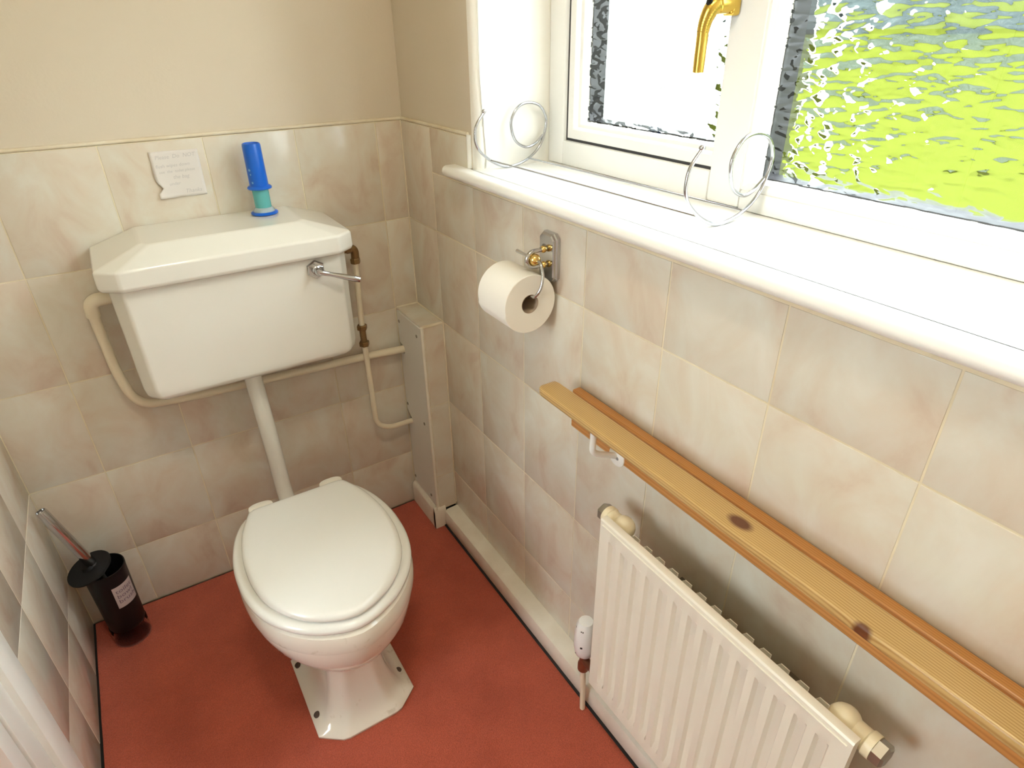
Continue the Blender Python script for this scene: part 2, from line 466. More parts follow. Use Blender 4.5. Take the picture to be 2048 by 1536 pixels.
# plaster reveal: rounded arris and white lining of the window opening
bm = bmesh.new()
add_box(bm, .0241, .3, WY0 - .008, WY0 + .0099, NB, WZ1)
rings = []
for z in (NB, WZ1):
    r = []
    for k in range(9):
        a = math.pi / 2 * k / 8
        r.append(Vector((.024 - .018 * math.sin(a), WY0 + .010 - .018 * math.cos(a), z)))
    r += [Vector((.024, WY0 + .0101, z))]
    rings.append(r)
add_loft(bm, rings)
add_box(bm, .012, .3, WY1, WY0, WZ1 - .008, WZ1 + .002)
add_box(bm, .012, .3, WY1 - .002, WY1 + .008, SILL_B, WZ1)
obj('window_reveal', finish(bm, 'reveal'), 'white_plaster', wall_right)

# carpet
bm = bmesh.new()
edge = []
N = 40
pts = []
for k in range(N + 1): pts.append((XL + .004 + (0 - XL - .008) * k / N, -.004 - .0015 * random.random()))
for k in range(N + 1): pts.append((-.001, -.004 + (YF + .008) * k / N))
for k in range(N + 1): pts.append((-.004 + (XL + .008) * k / N, YF + .004))
for k in range(N + 1): pts.append((XL + .004 + .0015 * random.random(), YF + .004 + (-YF - .008) * k / N))
add_loft(bm, [[Vector((x, y, -.008)) for x, y in pts], [Vector((x, y, -.0005)) for x, y in pts]])
carpet = solo('fitted_carpet', finish(bm, 'carpet', False), 'carpet', 'terracotta red fitted carpet covering the whole floor', 'carpet', (XL / 2, YF / 2, -.008))

# ------------------------------------------------------------------ skirting
def skirt_profile(path_fn, h, t):
    pass
bm = bmesh.new()
prof = [(0, .004), (-.044, .004), (-.046, .008), (-.046, .048), (-.043, .057), (-.036, .062), (0, .064)]
add_loft(bm, [[Vector((x, y, z)) for x, z in prof] for y in (-.172, YF)])
sk = struct('baseboard_right', finish(bm, 'skirting'), 'gloss_cream', 'deep cream skirting along the window wall')
obj('shade_strip', box(-.05, 0, -.172, YF, -.0005, .0042), 'shade_dark', sk)  # solid dark strip, draws the shadow line under the skirting

# ------------------------------------------------------------------ window sill
bm = bmesh.new()
prof = [(.0, NB), (-.022, NB), (-.028, NB + .002), (-.0325, NB + .007), (-.0335, NB + .012), (-.0320, NB + .0175), (-.0285, NB + .0215), (-.023, SILL_T), (.0, SILL_T)]
add_loft(bm, [[Vector((x, y, z)) for x, z in prof] for y in (-.288, -.292, WY1 - .09)])
add_box(bm, -.002, .25, WY1 + .001, WY0 - .001, NB, SILL_T)
sill = struct('trim_1', finish(bm, 'sill'), 'sill_white', 'white window sill with rounded front edge')
obj('caulk_bead', tube([(.001, -.30, NB - .004), (.001, WY1 - .09, NB - .004)], .0045, 8), 'gloss_cream', sill)

# ------------------------------------------------------------------ window
win = struct_root('window_1', (.20, (WY0 + WY1) / 2, SILL_T), 'white plastic window with obscured glass')
FX = .19; FB = .255
MU0, MU1 = -.848, -.915     # mullion
JB = -.432; ZB = 1.178      # sash opening
fr = bmesh.new()
add_box(fr, FX, FB, JB, WY0 - .009, SILL_T + .0005, WZ1 - .009, .003)
add_box(fr, FX, FB, WY1 + .009, WY1 + .07, SILL_T + .0005, WZ1 - .009, .003)
add_box(fr, FX, FB, MU0 + .001, JB + .001, SILL_T + .0005, ZB, .003)
add_box(fr, FX, FB, WY1 + .06, MU1 - .001, SILL_T + .0005, ZB - .018, .003)
add_box(fr, FX, FB, WY1 + .06, JB + .001, WZ1 - .07, WZ1 - .009, .003)
obj('frame', finish(fr, 'frame'), 'upvc', win)
obj('mullion', box(FX, FB, MU1, MU0, SILL_T + .002, WZ1 - .03, .004), 'upvc', win)
# sash, set back a little, with a dark solid around it for the shade in the rebate
SX = .199; SY0, SY1 = JB - .004, -.862; SZ0, SZ1 = ZB + .004, WZ1 - .074
GY0, GY1, GZ0 = -.469, -.826, 1.220

def frame_loft(bm, secs, y0, y1, z0, z1):
    """mitred rectangular frame from (inset, x) pairs"""
    rings = []
    for ins, x in secs:
        rings.append([Vector((x, y0 - ins, z0 + ins)), Vector((x, y1 + ins, z0 + ins)), Vector((x, y1 + ins, z1 - ins)), Vector((x, y0 - ins, z1 - ins))])
    R = add_loft(bm, rings, False, False)
    for i in range(4):
        j = (i + 1) % 4
        bm.faces.new((R[0][i], R[0][j], R[-1][j], R[-1][i]))
gp = bmesh.new()
frame_loft(gp, [(-.0045, .25), (-.0045, .2000), (.001, .2000), (.001, .25)], SY0, SY1, SZ0, SZ1)
obj('rebate_shade', finish(gp, 'shade_strip', False), 'upvc_dark', win)
sash = bmesh.new()
frame_loft(sash, [(0, .25), (0, SX + .002), (.002, SX), (.019, SX), (.022, SX + .002), (.024, SX + .010), (.030, SX + .012), (.034, SX + .022), (.035, .25)], SY0, SY1, SZ0, SZ1)
sash_o = obj('sash', finish(sash, 'sash', angle=30), 'upvc', win)
# fixed light bead
PY0, PY1, PZ0, PZ1 = MU1 + .001, WY1 + .068, ZB - .018, WZ1 - .07
bd = bmesh.new()
frame_loft(bd, [(0, .25), (0, FX + .003), (.004, FX + .002), (.012, FX + .008), (.015, FX + .026), (.016, .25)], PY0, PY1, PZ0, PZ1)
obj('glazing_bead', finish(bd, 'bead', angle=30), 'upvc', win)
# panes with black spacer bars in the cavity
def pane(y0, y1, z0, z1, xin):
    sp = bmesh.new()
    frame_loft(sp, [(-.006, xin + .006), (.002, xin + .006), (.002, xin + .044), (-.006, xin + .044)], y0, y1, z0, z1)
    obj('spacer_bar', finish(sp, 'spacer', False), 'upvc_dark', win)
    me = box(xin, xin + .004, y1 - .004, y0 + .004, z0 - .004, z1 + .004)
    me.materials.append(MAT['clear_glass']); me.materials.append(MAT['pebble_glass'])
    for p in me.polygons: p.material_index = 1 if p.normal.x > .5 else 0
    obj('pane', me, 'clear_glass', win)
pane(SY0 - .035, SY1 + .035, SZ0 + .035, SZ1 - .035, SX + .023)
pane(PY0 - .015, PY1 + .015, PZ0 + .015, PZ1 - .015, FX + .027)
# handle
hy = -.8555
h = obj('window_handle', box(.172, .1905, hy - .011, hy + .011, 1.402, 1.53, .005, 3), 'gold_satin', win, 'gold lever handle')
lev = round_path([(.176, hy, 1.418), (.146, hy + .004, 1.418), (.1400, hy + .012, 1.392), (.1400, hy + .012, 1.328)], .034, 8)
nn = len(lev)
rad = [0.0135 if k < 3 else .0125 - .0042 * min(1, max(0, (k - 3) / (nn - 4))) for k in range(nn)]
obj('lever', tube(catmull(lev, 3), [rad[min(nn - 1, k // 3)] for k in range(3 * (nn - 1) + 1)], 16), 'gold_satin', h)
obj('keyhole', lathe([(.0055, 0), (.0055, .002), (.003, .0025)], (.1385, hy + .004, 1.4205), (-1, .1, .35), 16), 'black_plastic', h)

# ------------------------------------------------------------------ door on the left wall (mostly out of frame)
ar = bmesh.new()
prof = [(0, -.557), (.006, -.557), (.010, -.560), (.014, -.568), (.015, -.592), (.0125, -.594), (.0125, -.597), (.018, -.600), (.019, -.635), (.016, -.642), (0, -.642)]
add_loft(ar, [[Vector((XL - .001 + x, y, z)) for x, y in prof] for z in (.0, 2.06)])
add_box(ar, XL - .001, XL + .017, -1.585, -1.50, 0, 2.06, .004)
add_box(ar, XL - .001, XL + .017, -1.50, -.642, 2.0, 2.06, .004)
tr = struct('trim_2', finish(ar, 'architrave'), 'gloss_white', 'white moulded architrave around the door')
door = struct('door_1', box(XL - .80, XL + .002, -.742, -.700, .004, 1.99, .002), 'gloss_white', 'white flush door standing open into the hall')
li = bmesh.new()
add_box(li, XL - .2, XL + .0055, -.696, -.641, 0, 2.03, .002)
add_box(li, XL - .2, XL + .0055, -1.502, -1.464, 0, 2.03, .002)
add_box(li, XL - .2, XL + .0055, -1.47, -.69, 1.994, 2.04, .002)
obj('lining', finish(li, 'lining'), 'gloss_white', door)
obj('hinge_shade', box(XL - .035, XL - .003, -.7004, -.6962, 0, 1.994), 'shade_dark', door)  # dark filler, the shade between lining and door put into colour
obj('threshold', box(XL - .2, XL + .001, -1.464, -.696, -.01, .001), 'carpet', door)
hd = obj('handle_plate', box(XL - .76, XL - .72, -.747, -.742, .95, 1.10, .002), 'chrome', door)
obj('handle', tube(round_path([(XL - .74, -.745, 1.04), (XL - .74, -.79, 1.04), (XL - .63, -.795, 1.04)], .015), .008), 'chrome', hd)

# ------------------------------------------------------------------ ceiling lamp (out of frame)
cl = thing('ceiling_lamp', 'round opal glass ceiling lamp above the doorway', 'lamp', (-.55, -1.35, ZC))
obj('base_plate', lathe([(.12, -.02), (.125, -.012), (.125, 0)], (-.55, -1.35, ZC), (0, 0, 1), 32), 'gloss_white', cl)
obj('opal_shade', lathe([(.0, -.085), (.05, -.08), (.09, -.062), (.11, -.035), (.115, -.02)], (-.55, -1.35, ZC), (0, 0, 1), 32), 'opal_lamp', cl)

# ------------------------------------------------------------------ boxed-in pipes in the corner
BX, BY = -.0685, -.168
bxr = thing('pipe_boxing', 'low boxed-in pipe casing in the corner, white screwed panel and tiled front', 'pipe casing', (BX / 2, BY / 2, 0))
obj('core', box(BX + .010, -.0012, BY + .007, -.0012, .004, .692), 'shade_dark', bxr)  # solid block coloured dark for the shade inside the casing
# side panel with two notches at the wall for the pipes
bm = bmesh.new()
n1z, n2z = .5765, .333
y_in, y_out = -.0045, BY + .003
poly = [(y_out, .082), (y_in, .082), (y_in, n2z - .010), (-.026, n2z - .010)]
poly += [(-.028 - .011 * math.sin(a), n2z - .011 * math.cos(a)) for a in [0.2 + k * .45 for k in range(6)]]
poly += [(-.006, n2z + .030), (y_in, n2z + .034), (y_in, n1z - .014), (-.022, n1z - .014)]
poly += [(-.024 - .014 * math.sin(a), n1z - .014 * math.cos(a)) for a in [0.2 + k * .5 for k in range(6)]]
poly += [(y_in, n1z + .016), (y_in, .6925), (y_out, .6925)]
rr = [[Vector((x, y, z)) for y, z in poly] for x in (BX, BX + .009)]
add_loft(bm, rr)
side = obj('side_panel', finish(bm, 'panel', False), 'panel_white', bxr)
for (sy, sz) in [(-.015, .662), (-.1344, .6608), (-.013, .385), (-.1304, .3735), (-.012, .105), (-.1309, .1052)]:
    obj('screw', lathe([(.0050, 0), (.0050, .0010), (.0030, .0018), (.0, .0019)], (BX, sy, sz), (-1, 0, 0), 12), 'plug_dull', side)
obj('edge_trim', tube([(BX + .004, BY + .003, .08), (BX + .004, BY + .003, .6975)], .0045, 10), 'gloss_cream', bxr)
for z0, z1 in [(.067, ROWS[1]), (ROWS[1], ROWS[2]), (ROWS[2], .695)]:
    obj('tile', box(BX + .0095, -.003, BY, BY + .006, z0 + .0012, z1 - .0012, .001), 'tile', bxr)
obj('grout', box(BX + .008, -.0015, BY + .0012, BY + .007, .066, .696), 'grout', bxr)
obj('tile', box(BX + .003, -.002, BY + .005, -.002, .6925, .7000, .0012), 'tile', bxr)
obj('edge_trim', tube([(BX + .006, BY + .003, .6965), (-.003, BY + .003, .6965)], .0045, 10), 'caulk', bxr)
obj('top_caulk', tube(round_path([(BX + .002, -.002, .7005), (-.002, -.002, .7005), (-.002, BY, .7005)], .004), .0024, 8), 'caulk', bxr)
obj('side_caulk', tube([(-.0015, BY - .001, .075), (-.0015, BY - .001, .70)], .0024, 8), 'caulk', bxr)
def skirt_piece(ax, a0, a1, face):
    pr = [(0, .001), (.0125, .001), (.0125, .066), (.010, .075), (.004, .080), (0, .080)]
    if ax == 'y': return loft([[Vector((face - d, y, z)) for d, z in pr] for y in (a0, a1)])
    return loft([[Vector((x, face - d, z)) for d, z in pr] for x in (a0, a1)])
obj('skirting', skirt_piece('y', -.004, BY - .004, BX + .001), 'gloss_cream', bxr)
obj('skirting', skirt_piece('x', BX - .0115, -.041, BY + .004 + .003), 'gloss_cream', bxr)

# ------------------------------------------------------------------ cistern
CX = -.4855
cis = thing('toilet_cistern', 'white ceramic toilet cistern with sloping lid on the tiled wall', 'cistern', (CX, -.10, .688))
def tpoly(hw, fw_, yf, ys_, yb=-.002): return [(-hw, yb), (-hw, ys_), (-fw_, yf), (fw_, yf), (hw, ys_), (hw, yb)]
def ring(poly, z): return [Vector((CX + x, y, z)) for x, y in poly]
def bevel_sharp(bm, off, seg=3, ang=18):
    bmesh.ops.recalc_face_normals(bm, faces=bm.faces)
    es = [e for e in bm.edges if len(e.link_faces) == 2 and e.calc_face_angle(0) > math.radians(ang)]
    bmesh.ops.bevel(bm, geom=es, offset=off, segments=seg, affect='EDGES', profile=.5)
bm = bmesh.new()
add_loft(bm, [ring(tpoly(.226, .200, -.186, -.160), .688), ring(tpoly(.236, .213, -.200, -.170), .700), ring(tpoly(.239, .2165, -.2045, -.1745), .722), ring(tpoly(.242, .2185, -.206, -.178), .956)])
bevel_sharp(bm, .006, 3)
weigh(obj('tank', finish(bm, 'tank', angle=60), 'cistern_white', cis))
bm = bmesh.new()
add_loft(bm, [ring(tpoly(.250, .214, -.219, -.193), .950), ring(tpoly(.257, .218, -.2265, -.199), .957), ring(tpoly(.2565, .2175, -.226, -.1985), .9945), ring(tpoly(.163, .148, -.167, -.152), 1.0245)])
bevel_sharp(bm, .005, 3, 8)
lid = weigh(obj('lid', finish(bm, 'lid', angle=60), 'cistern_white', cis))
fl = obj('flush_handle', lathe([(.0215, 0), (.0215, .004), (.019, .007), (.0, .007)], (-.325, -.2055, .9235), (0, -1, 0), 6, angle=20), 'chrome', cis)
obj('spindle', lathe([(.0105, 0), (.0105, .008), (.008, .010), (.0085, .022), (.006, .026), (0, .026)], (-.325, -.2115, .9235), (0, -1, 0), 18), 'chrome', fl)
obj('lever', tube(catmull([(-.327, -.2315, .924), (-.300, -.236, .9150), (-.270, -.243, .9045), (-.240, -.249, .8945)], 4), [.0058] * 3 + [.0052] * 3 + [.0058, .0062, .0066, .0070, .0072, .0074, .0070], 14), 'chrome', fl)
fp = round_path([(-.4975, -.102, .700), (-.4905, -.104, .470), (-.487, -.106, .255), (-.487, -.235, .235), (-.488, -.30, .260)], .06, 8)
obj('flush_pipe', tube(fp, .0205, 24), 'pipe_white', cis)
obj('pipe_nut', lathe([(.027, 0), (.028, .004), (.028, .016), (.024, .02)], (-.4978, -.102, .669), (0, 0, 1), 24), 'pipe_white', cis)

# ------------------------------------------------------------------ overflow pipe
ovp = [(-.722, -.045, .893), (-.771, -.045, .893), (-.7745, -.035, .85), (-.770, -.030, .70), (-.752, -.030, .615), (-.64, -.030, .604), (-.42, -.030, .5965), (-.20, -.029, .588), (-.060, -.026, .5775)]
ov = thing('overflow_pipe', 'cream plastic overflow pipe running from cistern side to the corner boxing', 'pipe', (-.42, -.03, .5965))
obj('pipe', tube(round_path(ovp, .05, 8), .0108, 18), 'pipe_cream', ov)
obj('elbow', tube(round_path([(-.726, -.045, .893), (-.771, -.045, .893), (-.7742, -.037, .856)], .030, 8), .0143, 20), 'pipe_cream', ov)

# ------------------------------------------------------------------ supply pipe with valve
sup = thing('supply_pipe', 'thin cream water supply pipe with brass fittings right of the cistern', 'pipe', (-.186, -.05, .345))
spp = [(-.182, -.05, .895), (-.1895, -.05, .70), (-.1885, -.05, .56), (-.1875, -.05, .372), (-.150, -.049, .345), (-.058, -.031, .332)]
obj('pipe', tube(round_path(spp, .055, 8), .0076, 16), 'pipe_cream', sup)
obj('elbow', tube(round_path([(-.226, -.05, .9075), (-.180, -.05, .907), (-.1815, -.05, .878)], .016, 6), .0105, 16), 'brass_old', sup)
el = obj('elbow_nut', lathe([(.0125, 0), (.0132, .003), (.0132, .012), (.0115, .014)], (-.1818, -.05, .8665), (-.04, 0, 1), 6, angle=20), 'brass_old', sup)
obj('elbow_nut', lathe([(.0125, 0), (.0132, .003), (.0132, .010), (.0115, .012)], (-.2025, -.05, .9072), (1, 0, 0), 6, angle=20), 'brass_old', sup)
vx = -.1893
obj('valve_body', lathe([(.0080, 0), (.0095, .006), (.0085, .020), (.0085, .040), (.0095, .055), (.0080, .062)], (vx, -.05, .632), (0, 0, 1), 16), 'brass_old', sup)
obj('valve_nut', lathe([(.0132, 0), (.0142, .002), (.0142, .012), (.0120, .014)], (vx, -.05, .631), (0, 0, 1), 6, angle=20), 'brass_old', sup)
obj('valve_nut', lathe([(.0132, 0), (.0142, .002), (.0142, .012), (.0120, .014)], (vx, -.05, .680), (0, 0, 1), 6, angle=20), 'brass_old', sup)

# ------------------------------------------------------------------ toilet pan with seat
PX = -.4895
def outline(half, n=72):
    """half = [(y, halfwidth)...] from the back to the front; returns a closed smooth loop of n points"""
    pts = [(PX + w, y, 0) for y, w in half] + [(PX - w, y, 0) for y, w in reversed(half) if w > 1e-6]
    dense = catmull(pts, 12, True)
    L = [0]
    for a, b in zip(dense, dense[1:] + dense[:1]): L.append(L[-1] + (b - a).length)
    out = []; i = 0
    for k in range(n):
        s = L[-1] * k / n
        while L[i + 1] < s: i += 1
        t = (s - L[i]) / max(1e-9, L[i + 1] - L[i]); a = dense[i]; b = dense[(i + 1) % len(dense)]
        out.append(a + (b - a) * t)
    return out
def inset(loop, d):
    n = len(loop); out = []
    area = sum(loop[i].x * loop[(i + 1) % n].y - loop[(i + 1) % n].x * loop[i].y for i in range(n))
    s = 1 if area > 0 else -1
    for i in range(n):
        t = (loop[(i + 1) % n] - loop[i - 1]).normalized()
        out.append(loop[i] + Vector((-t.y, t.x, 0)) * d * s)
    return out
def shrink(loop, k): return [Vector((PX + (p.x - PX) * k, -.53 + (p.y + .53) * k, 0)) for p in loop]
def at_z(loop, z): return [Vector((p.x, p.y, z)) for p in loop]
seat_half = [(-.322, .0), (-.322, .06), (-.325, .118), (-.352, .143), (-.40, .163), (-.46, .176), (-.52, .1785), (-.585, .172), (-.645, .151), (-.695, .115), (-.733, .066), (-.7535, .0)]
lid_half = [(-.328, .0), (-.328, .06), (-.330, .106), (-.352, .122), (-.40, .141), (-.46, .1535), (-.52, .157), (-.58, .152), (-.635, .136), (-.685, .104), (-.722, .060), (-.742, .0)]
rim_half = [(-.300, .0), (-.300, .06), (-.308, .115), (-.35, .145), (-.40, .164), (-.46, .176), (-.52, .1785), (-.585, .172), (-.645, .152), (-.697, .116), (-.737, .066), (-.759, .0)]
pan = thing('toilet_pan', 'white ceramic toilet pan with closed white seat on the red carpet', 'toilet', (PX, -.54, 0))
N_ = 72
def polar(loop_fn_pts, c, n=N_):
    """radius by angle of a closed polygon around c"""
    res = []
    m = len(loop_fn_pts)
    for k in range(n):
        a = 2 * math.pi * k / n; d = (math.cos(a), math.sin(a)); best = 0
        for i in range(m):
            p, q = loop_fn_pts[i], loop_fn_pts[(i + 1) % m]
            ex, ey = q[0] - p[0], q[1] - p[1]
            den = d[0] * ey - d[1] * ex
            if abs(den) < 1e-12: continue
            t = ((p[0] - c[0]) * ey - (p[1] - c[1]) * ex) / den
            u = ((p[0] - c[0]) * d[1] - (p[1] - c[1]) * d[0]) / den
            if t > 0 and -1e-6 <= u <= 1 + 1e-6: best = max(best, t)
        res.append(best)
    return res
PC = (PX, -.53)
def ring_polar(rs, z): return [Vector((PC[0] + r * math.cos(2 * math.pi * k / N_), PC[1] + r * math.sin(2 * math.pi * k / N_), z)) for k, r in enumerate(rs)]
rimp = polar([(p.x, p.y) for p in outline(rim_half, 120)], PC)
def ell(hx, yf, yb):
    pts = []
    for k in range(96):
        a = 2 * math.pi * k / 96; s = math.sin(a)
        yc = (yf + yb) / 2; hy_ = (yb - yf) / 2
        pts.append((PX + hx * math.cos(a), yc + hy_ * s))
    return polar(pts, PC)
def foot(hx, yf, yb, cx_, cy_):
    return polar([(PX - hx, yb - cy_), (PX - hx, yf + cy_), (PX - hx + cx_, yf), (PX + hx - cx_, yf), (PX + hx, yf + cy_), (PX + hx, yb - cy_), (PX + hx - cx_, yb), (PX - hx + cx_, yb)], PC)
def mixr(a, b, t): return [x * (1 - t) + y * t for x, y in zip(a, b)]
sec = [
    (.0005, foot(.1155, -.684, -.375, .050, .038)), (.007, foot(.1165, -.685, -.374, .050, .038)), (.012, foot(.1135, -.682, -.376, .049, .037)),
    (.018, foot(.102, -.676, -.380, .044, .034)), (.030, foot(.089, -.667, -.384, .039, .031)), (.055, foot(.076, -.654, -.388, .033, .028)),
    (.090, foot(.067, -.643, -.390, .029, .026)), (.130, foot(.062, -.635, -.390, .027, .025)), (.165, foot(.061, -.632, -.388, .027, .025)),
    (.185, mixr(foot(.064, -.636, -.382, .028, .026), ell(.080, -.650, -.37), .5)), (.198, ell(.094, -.668, -.352)), (.215, ell(.112, -.688, -.340)),
    (.240, mixr(ell(.126, -.704, -.332), rimp, .08)), (.270, mixr(ell(.141, -.721, -.324), rimp, .18)), (.300, mixr(ell(.154, -.735, -.313), rimp, .40)),
    (.325, [r * .962 for r in rimp]), (.340, [r * .972 for r in rimp]), (.345, [r * .968 for r in rimp]), (.349, [r * .992 for r in rimp]),
    (.358, [r for r in rimp]), (.380, [r * .999 for r in rimp]), (.391, [r * .985 for r in rimp]), (.396, [r * .95 for r in rimp])]
bowl = obj('bowl', loft([ring_polar(r, z) for z, r in sec], angle=32), 'pan_white', pan)
obj('inlet_horn', tube(catmull([(PX, -.33, .30), (PX, -.29, .27), (PX, -.252, .245)], 4), .042, 20), 'pan_white', bowl)
obj('outlet', tube(round_path([(PX, -.40, .20), (PX, -.30, .20), (PX, -.285, .0)], .06, 8), .052, 20), 'pan_white', bowl)
for (sx, sy) in [(-.594, -.4445), (-.593, -.599), (-.389, -.5926), (-.386, -.4445)]:
    obj('floor_screw', lathe([(.0080, -.006), (.0080, .0022), (.0060, .004), (0, .0042)], (sx, sy, .0170), (.25 if sx > PX else -.25, 0, 1), 14), 'screw_dark', bowl)
so = outline(seat_half); lo = outline(lid_half)
seat = obj('seat', loft([at_z(shrink(so, .5), .3985), at_z(inset(so, .012), .3985), at_z(inset(so, .003), .400), at_z(so, .405), at_z(inset(so, .001), .411), at_z(inset(so, .006), .4165), at_z(inset(so, .016), .4185), at_z(shrink(so, .5), .4185)], angle=60), 'seat_white', pan)
obj('seat_lid', loft([at_z(shrink(lo, .5), .4215), at_z(inset(lo, .012), .4215), at_z(inset(lo, .003), .4222), at_z(lo, .4255), at_z(inset(lo, .0005), .4300), at_z(inset(lo, .003), .4345), at_z(inset(lo, .008), .4380), at_z(inset(lo, .013), .4393), at_z(inset(lo, .018), .4398), at_z(inset(lo, .024), .4400), at_z(shrink(lo, .6), .4404), at_z(shrink(lo, .05), .4406)], angle=60), 'seat_white', pan)
for s in (-1, 1):
    pl = []
    for k in range(24):
        a = 2 * math.pi * k / 24
        pl.append((PX + s * .083 + .028 * math.copysign(abs(math.cos(a)) ** .8, math.cos(a)), -.325 + .017 * math.copysign(abs(math.sin(a)) ** .8, math.sin(a))))
    hg = obj('hinge', prism(pl, .397, .434, .004), 'plastic_cream', pan)
    for k in (-1, 1):
        obj('buffer', lathe([(.008, 0), (.008, .004)], (PX + s * .11, -.55 - .06 * k, .4178), (0, 0, 1), 12), 'plastic_cream', seat)

# ------------------------------------------------------------------ sticky note with faint handwriting
def text_mesh(body, size, shear=0.0, align='LEFT'):
    c = bpy.data.curves.new('text', 'FONT'); c.body = body; c.size = size; c.shear = shear; c.align_x = align; c.resolution_u = 2
    o = bpy.data.objects.new('text', c); COL.objects.link(o)
    dg = bpy.context.evaluated_depsgraph_get(); dg.update()
    me = bpy.data.meshes.new_from_object(o.evaluated_get(dg))
    bpy.data.objects.remove(o); bpy.data.curves.remove(c)
    return me
note = thing('sticky_note', 'square white sticky note with faint handwriting on the tiles above the cistern', 'note', (-.532, -.004, 1.0742))
bm = bmesh.new()
NU, NV = 16, 18
def note_pt(u, v):
    """u 0..1 left to right, v 0..1 bottom to top; the lower left edge is creased inwards"""
    z = 1.0742 + .0970 * v + (u - .5) * -.0012
    x = -.5803 + .0962 * u + .0012 * (v - .5)
    k = max(0, 1 - u / .45)
    dip = math.exp(-((v - .20) / .12) ** 2) if v > .20 else math.exp(-((v - .20) / .045) ** 2)
    x += .0115 * dip * k ** 1.5
    y = -.0030 - .0016 * math.sin(v * 3.0) - .004 * dip * k - .006 * k * max(0, .16 - v) / .16
    return Vector((x, y, z))
G = [[bm.verts.new(note_pt(i / NU, j / NV)) for i in range(NU + 1)] for j in range(NV + 1)]
for j in range(NV):
    for i in range(NU): bm.faces.new((G[j][i], G[j][i + 1], G[j + 1][i + 1], G[j + 1][i]))
me = finish(bm, 'note', angle=80)
sheet = obj('sheet', me, 'note_paper', note)
md = sheet.modifiers.new('thickness', 'SOLIDIFY'); md.thickness = .0003
for body, size, x, z, sh in [('Please  Do  NOT', .0112, -.571, 1.1555, .2), ('flush wipes down', .0098, -.574, 1.1380, .2), ('use  the  toilet please', .0083, -.570, 1.1265, .2), ('the bag', .0110, -.545, 1.1135, .2), ('under', .0095, -.556, 1.1005, .2), ('Thanks', .0118, -.528, 1.0815, .3)]:
    tm = text_mesh(body, size, sh)
    for v in tm.vertices:
        X, Y = v.co.x, v.co.y
        u = (x + X + .5803) / .0962; vv = (z + Y + X * .02 - 1.0742) / .0970
        p = note_pt(min(1, max(0, u)), min(1, max(0, vv)))
        v.co = Vector((x + X, p.y - .0006, z + Y + X * .02))
    obj('handwriting', tm, 'ink', sheet)

# ------------------------------------------------------------------ blue gel applicator on the cistern
gx, gy, gz = -.3800, -.055, 1.0245
ga = thing('gel_applicator', 'bright blue plastic gel applicator tube standing on the cistern lid', 'applicator', (gx, gy, gz))
obj('base_flange', lathe([(.026, .0004), (.0295, .0015), (.0300, .004), (.0285, .0055), (.022, .007)], (gx, gy, gz), (0, 0, 1), 32), 'blue_plastic', ga)
obj('collar', lathe([(.0235, .0055), (.0235, .009), (.0205, .014), (.018, .016)], (gx, gy, gz), (0, 0, 1), 32), 'clear_cup', ga)
obj('gel_barrel', lathe([(.0178, .012), (.0178, .062)], (gx, gy, gz), (0, 0, 1), 32), 'gel_turquoise', ga)
gc = obj('cap', lathe([(.0195, .0565), (.0262, .0575), (.0268, .060), (.0250, .0625), (.0204, .065), (.0200, .100), (.0196, .150), (.0185, .1535), (.0165, .1545), (.0155, .152), (.0, .151)], (gx, gy, gz), (0, 0, 1), 32), 'blue_plastic', ga)
for a, z, r in [(215, .100, .0042), (218, .0905, .0028), (221, .073, .0034)]:
    bm = bmesh.new()
    pts = []
    for k in range(12):
        t = 2 * math.pi * k / 12; rr_ = r * (1 if k % 2 == 0 else .45)
        th = math.radians(a) + rr_ * math.cos(t) / .0205
        pts.append(Vector((gx + .0206 * math.cos(th), gy + .0206 * math.sin(th), gz + z + rr_ * math.sin(t))))
    bm.faces.new([bm.verts.new(p) for p in pts]); obj('print', finish(bm, 'print', False), 'blue_print', gc)

# ------------------------------------------------------------------ toilet brush and its holder
hx, hy_, = -.937, -.098
hold = thing('brush_holder', 'black cylindrical toilet brush holder with clear base on the carpet', 'brush holder', (hx, hy_, 0))
obj('cup', lathe([(.0, .055), (.0415, .055), (.0425, .057), (.0465, .232), (.0473, .236), (.0473, .246), (.0450, .246), (.0440, .236), (.039, .06), (0, .059)], (hx, hy_, 0), (0, 0, 1), 40), 'black_plastic', hold)
obj('clear_base', lathe([(.0, .0005), (.0420, .0005), (.0435, .003), (.0442, .052), (.0432, .0545), (.0415, .0545), (.0410, .006), (0, .005)], (hx, hy_, 0), (0, 0, 1), 40), 'clear_plastic', hold)
def on_cup(a_deg, arc, z, off=.0006):
    r = .0425 + (.0465 - .0425) * (z - .057) / .175 + off
    th = math.radians(a_deg) + arc / r
    return Vector((hx + r * math.cos(th), hy_ + r * math.sin(th), z))
bm = bmesh.new(); SA = -52
G = [[bm.verts.new(on_cup(SA, -.0270 + .054 * i / 12, .138 + .068 * j / 4)) for i in range(13)] for j in range(5)]
for j in range(4):
    for i in range(12): bm.faces.new((G[j][i], G[j][i + 1], G[j + 1][i + 1], G[j + 1][i]))
stk = obj('sticker', finish(bm, 'sticker'), 'sticker', hold)
for body, z in [('toilet', .1850), ('bowl', .1690), ('brush', .1530)]:
    tm = text_mesh(body, .0205)
    for v in tm.vertices: v.co = on_cup(SA, -.022 + v.co.x, z + v.co.y * .85, .0010)
    obj('lettering', tm, 'sticker_ink', stk)
br = thing('toilet_brush', 'toilet brush with chrome tube handle leaning in the black holder', 'brush', (hx, hy_, .0625))
ht = Vector((-1.003, -.085, .4455)); hb = Vector((-.9475, -.097, .236))
ax = (ht - hb).normalized(); Lh = (ht - hb).length
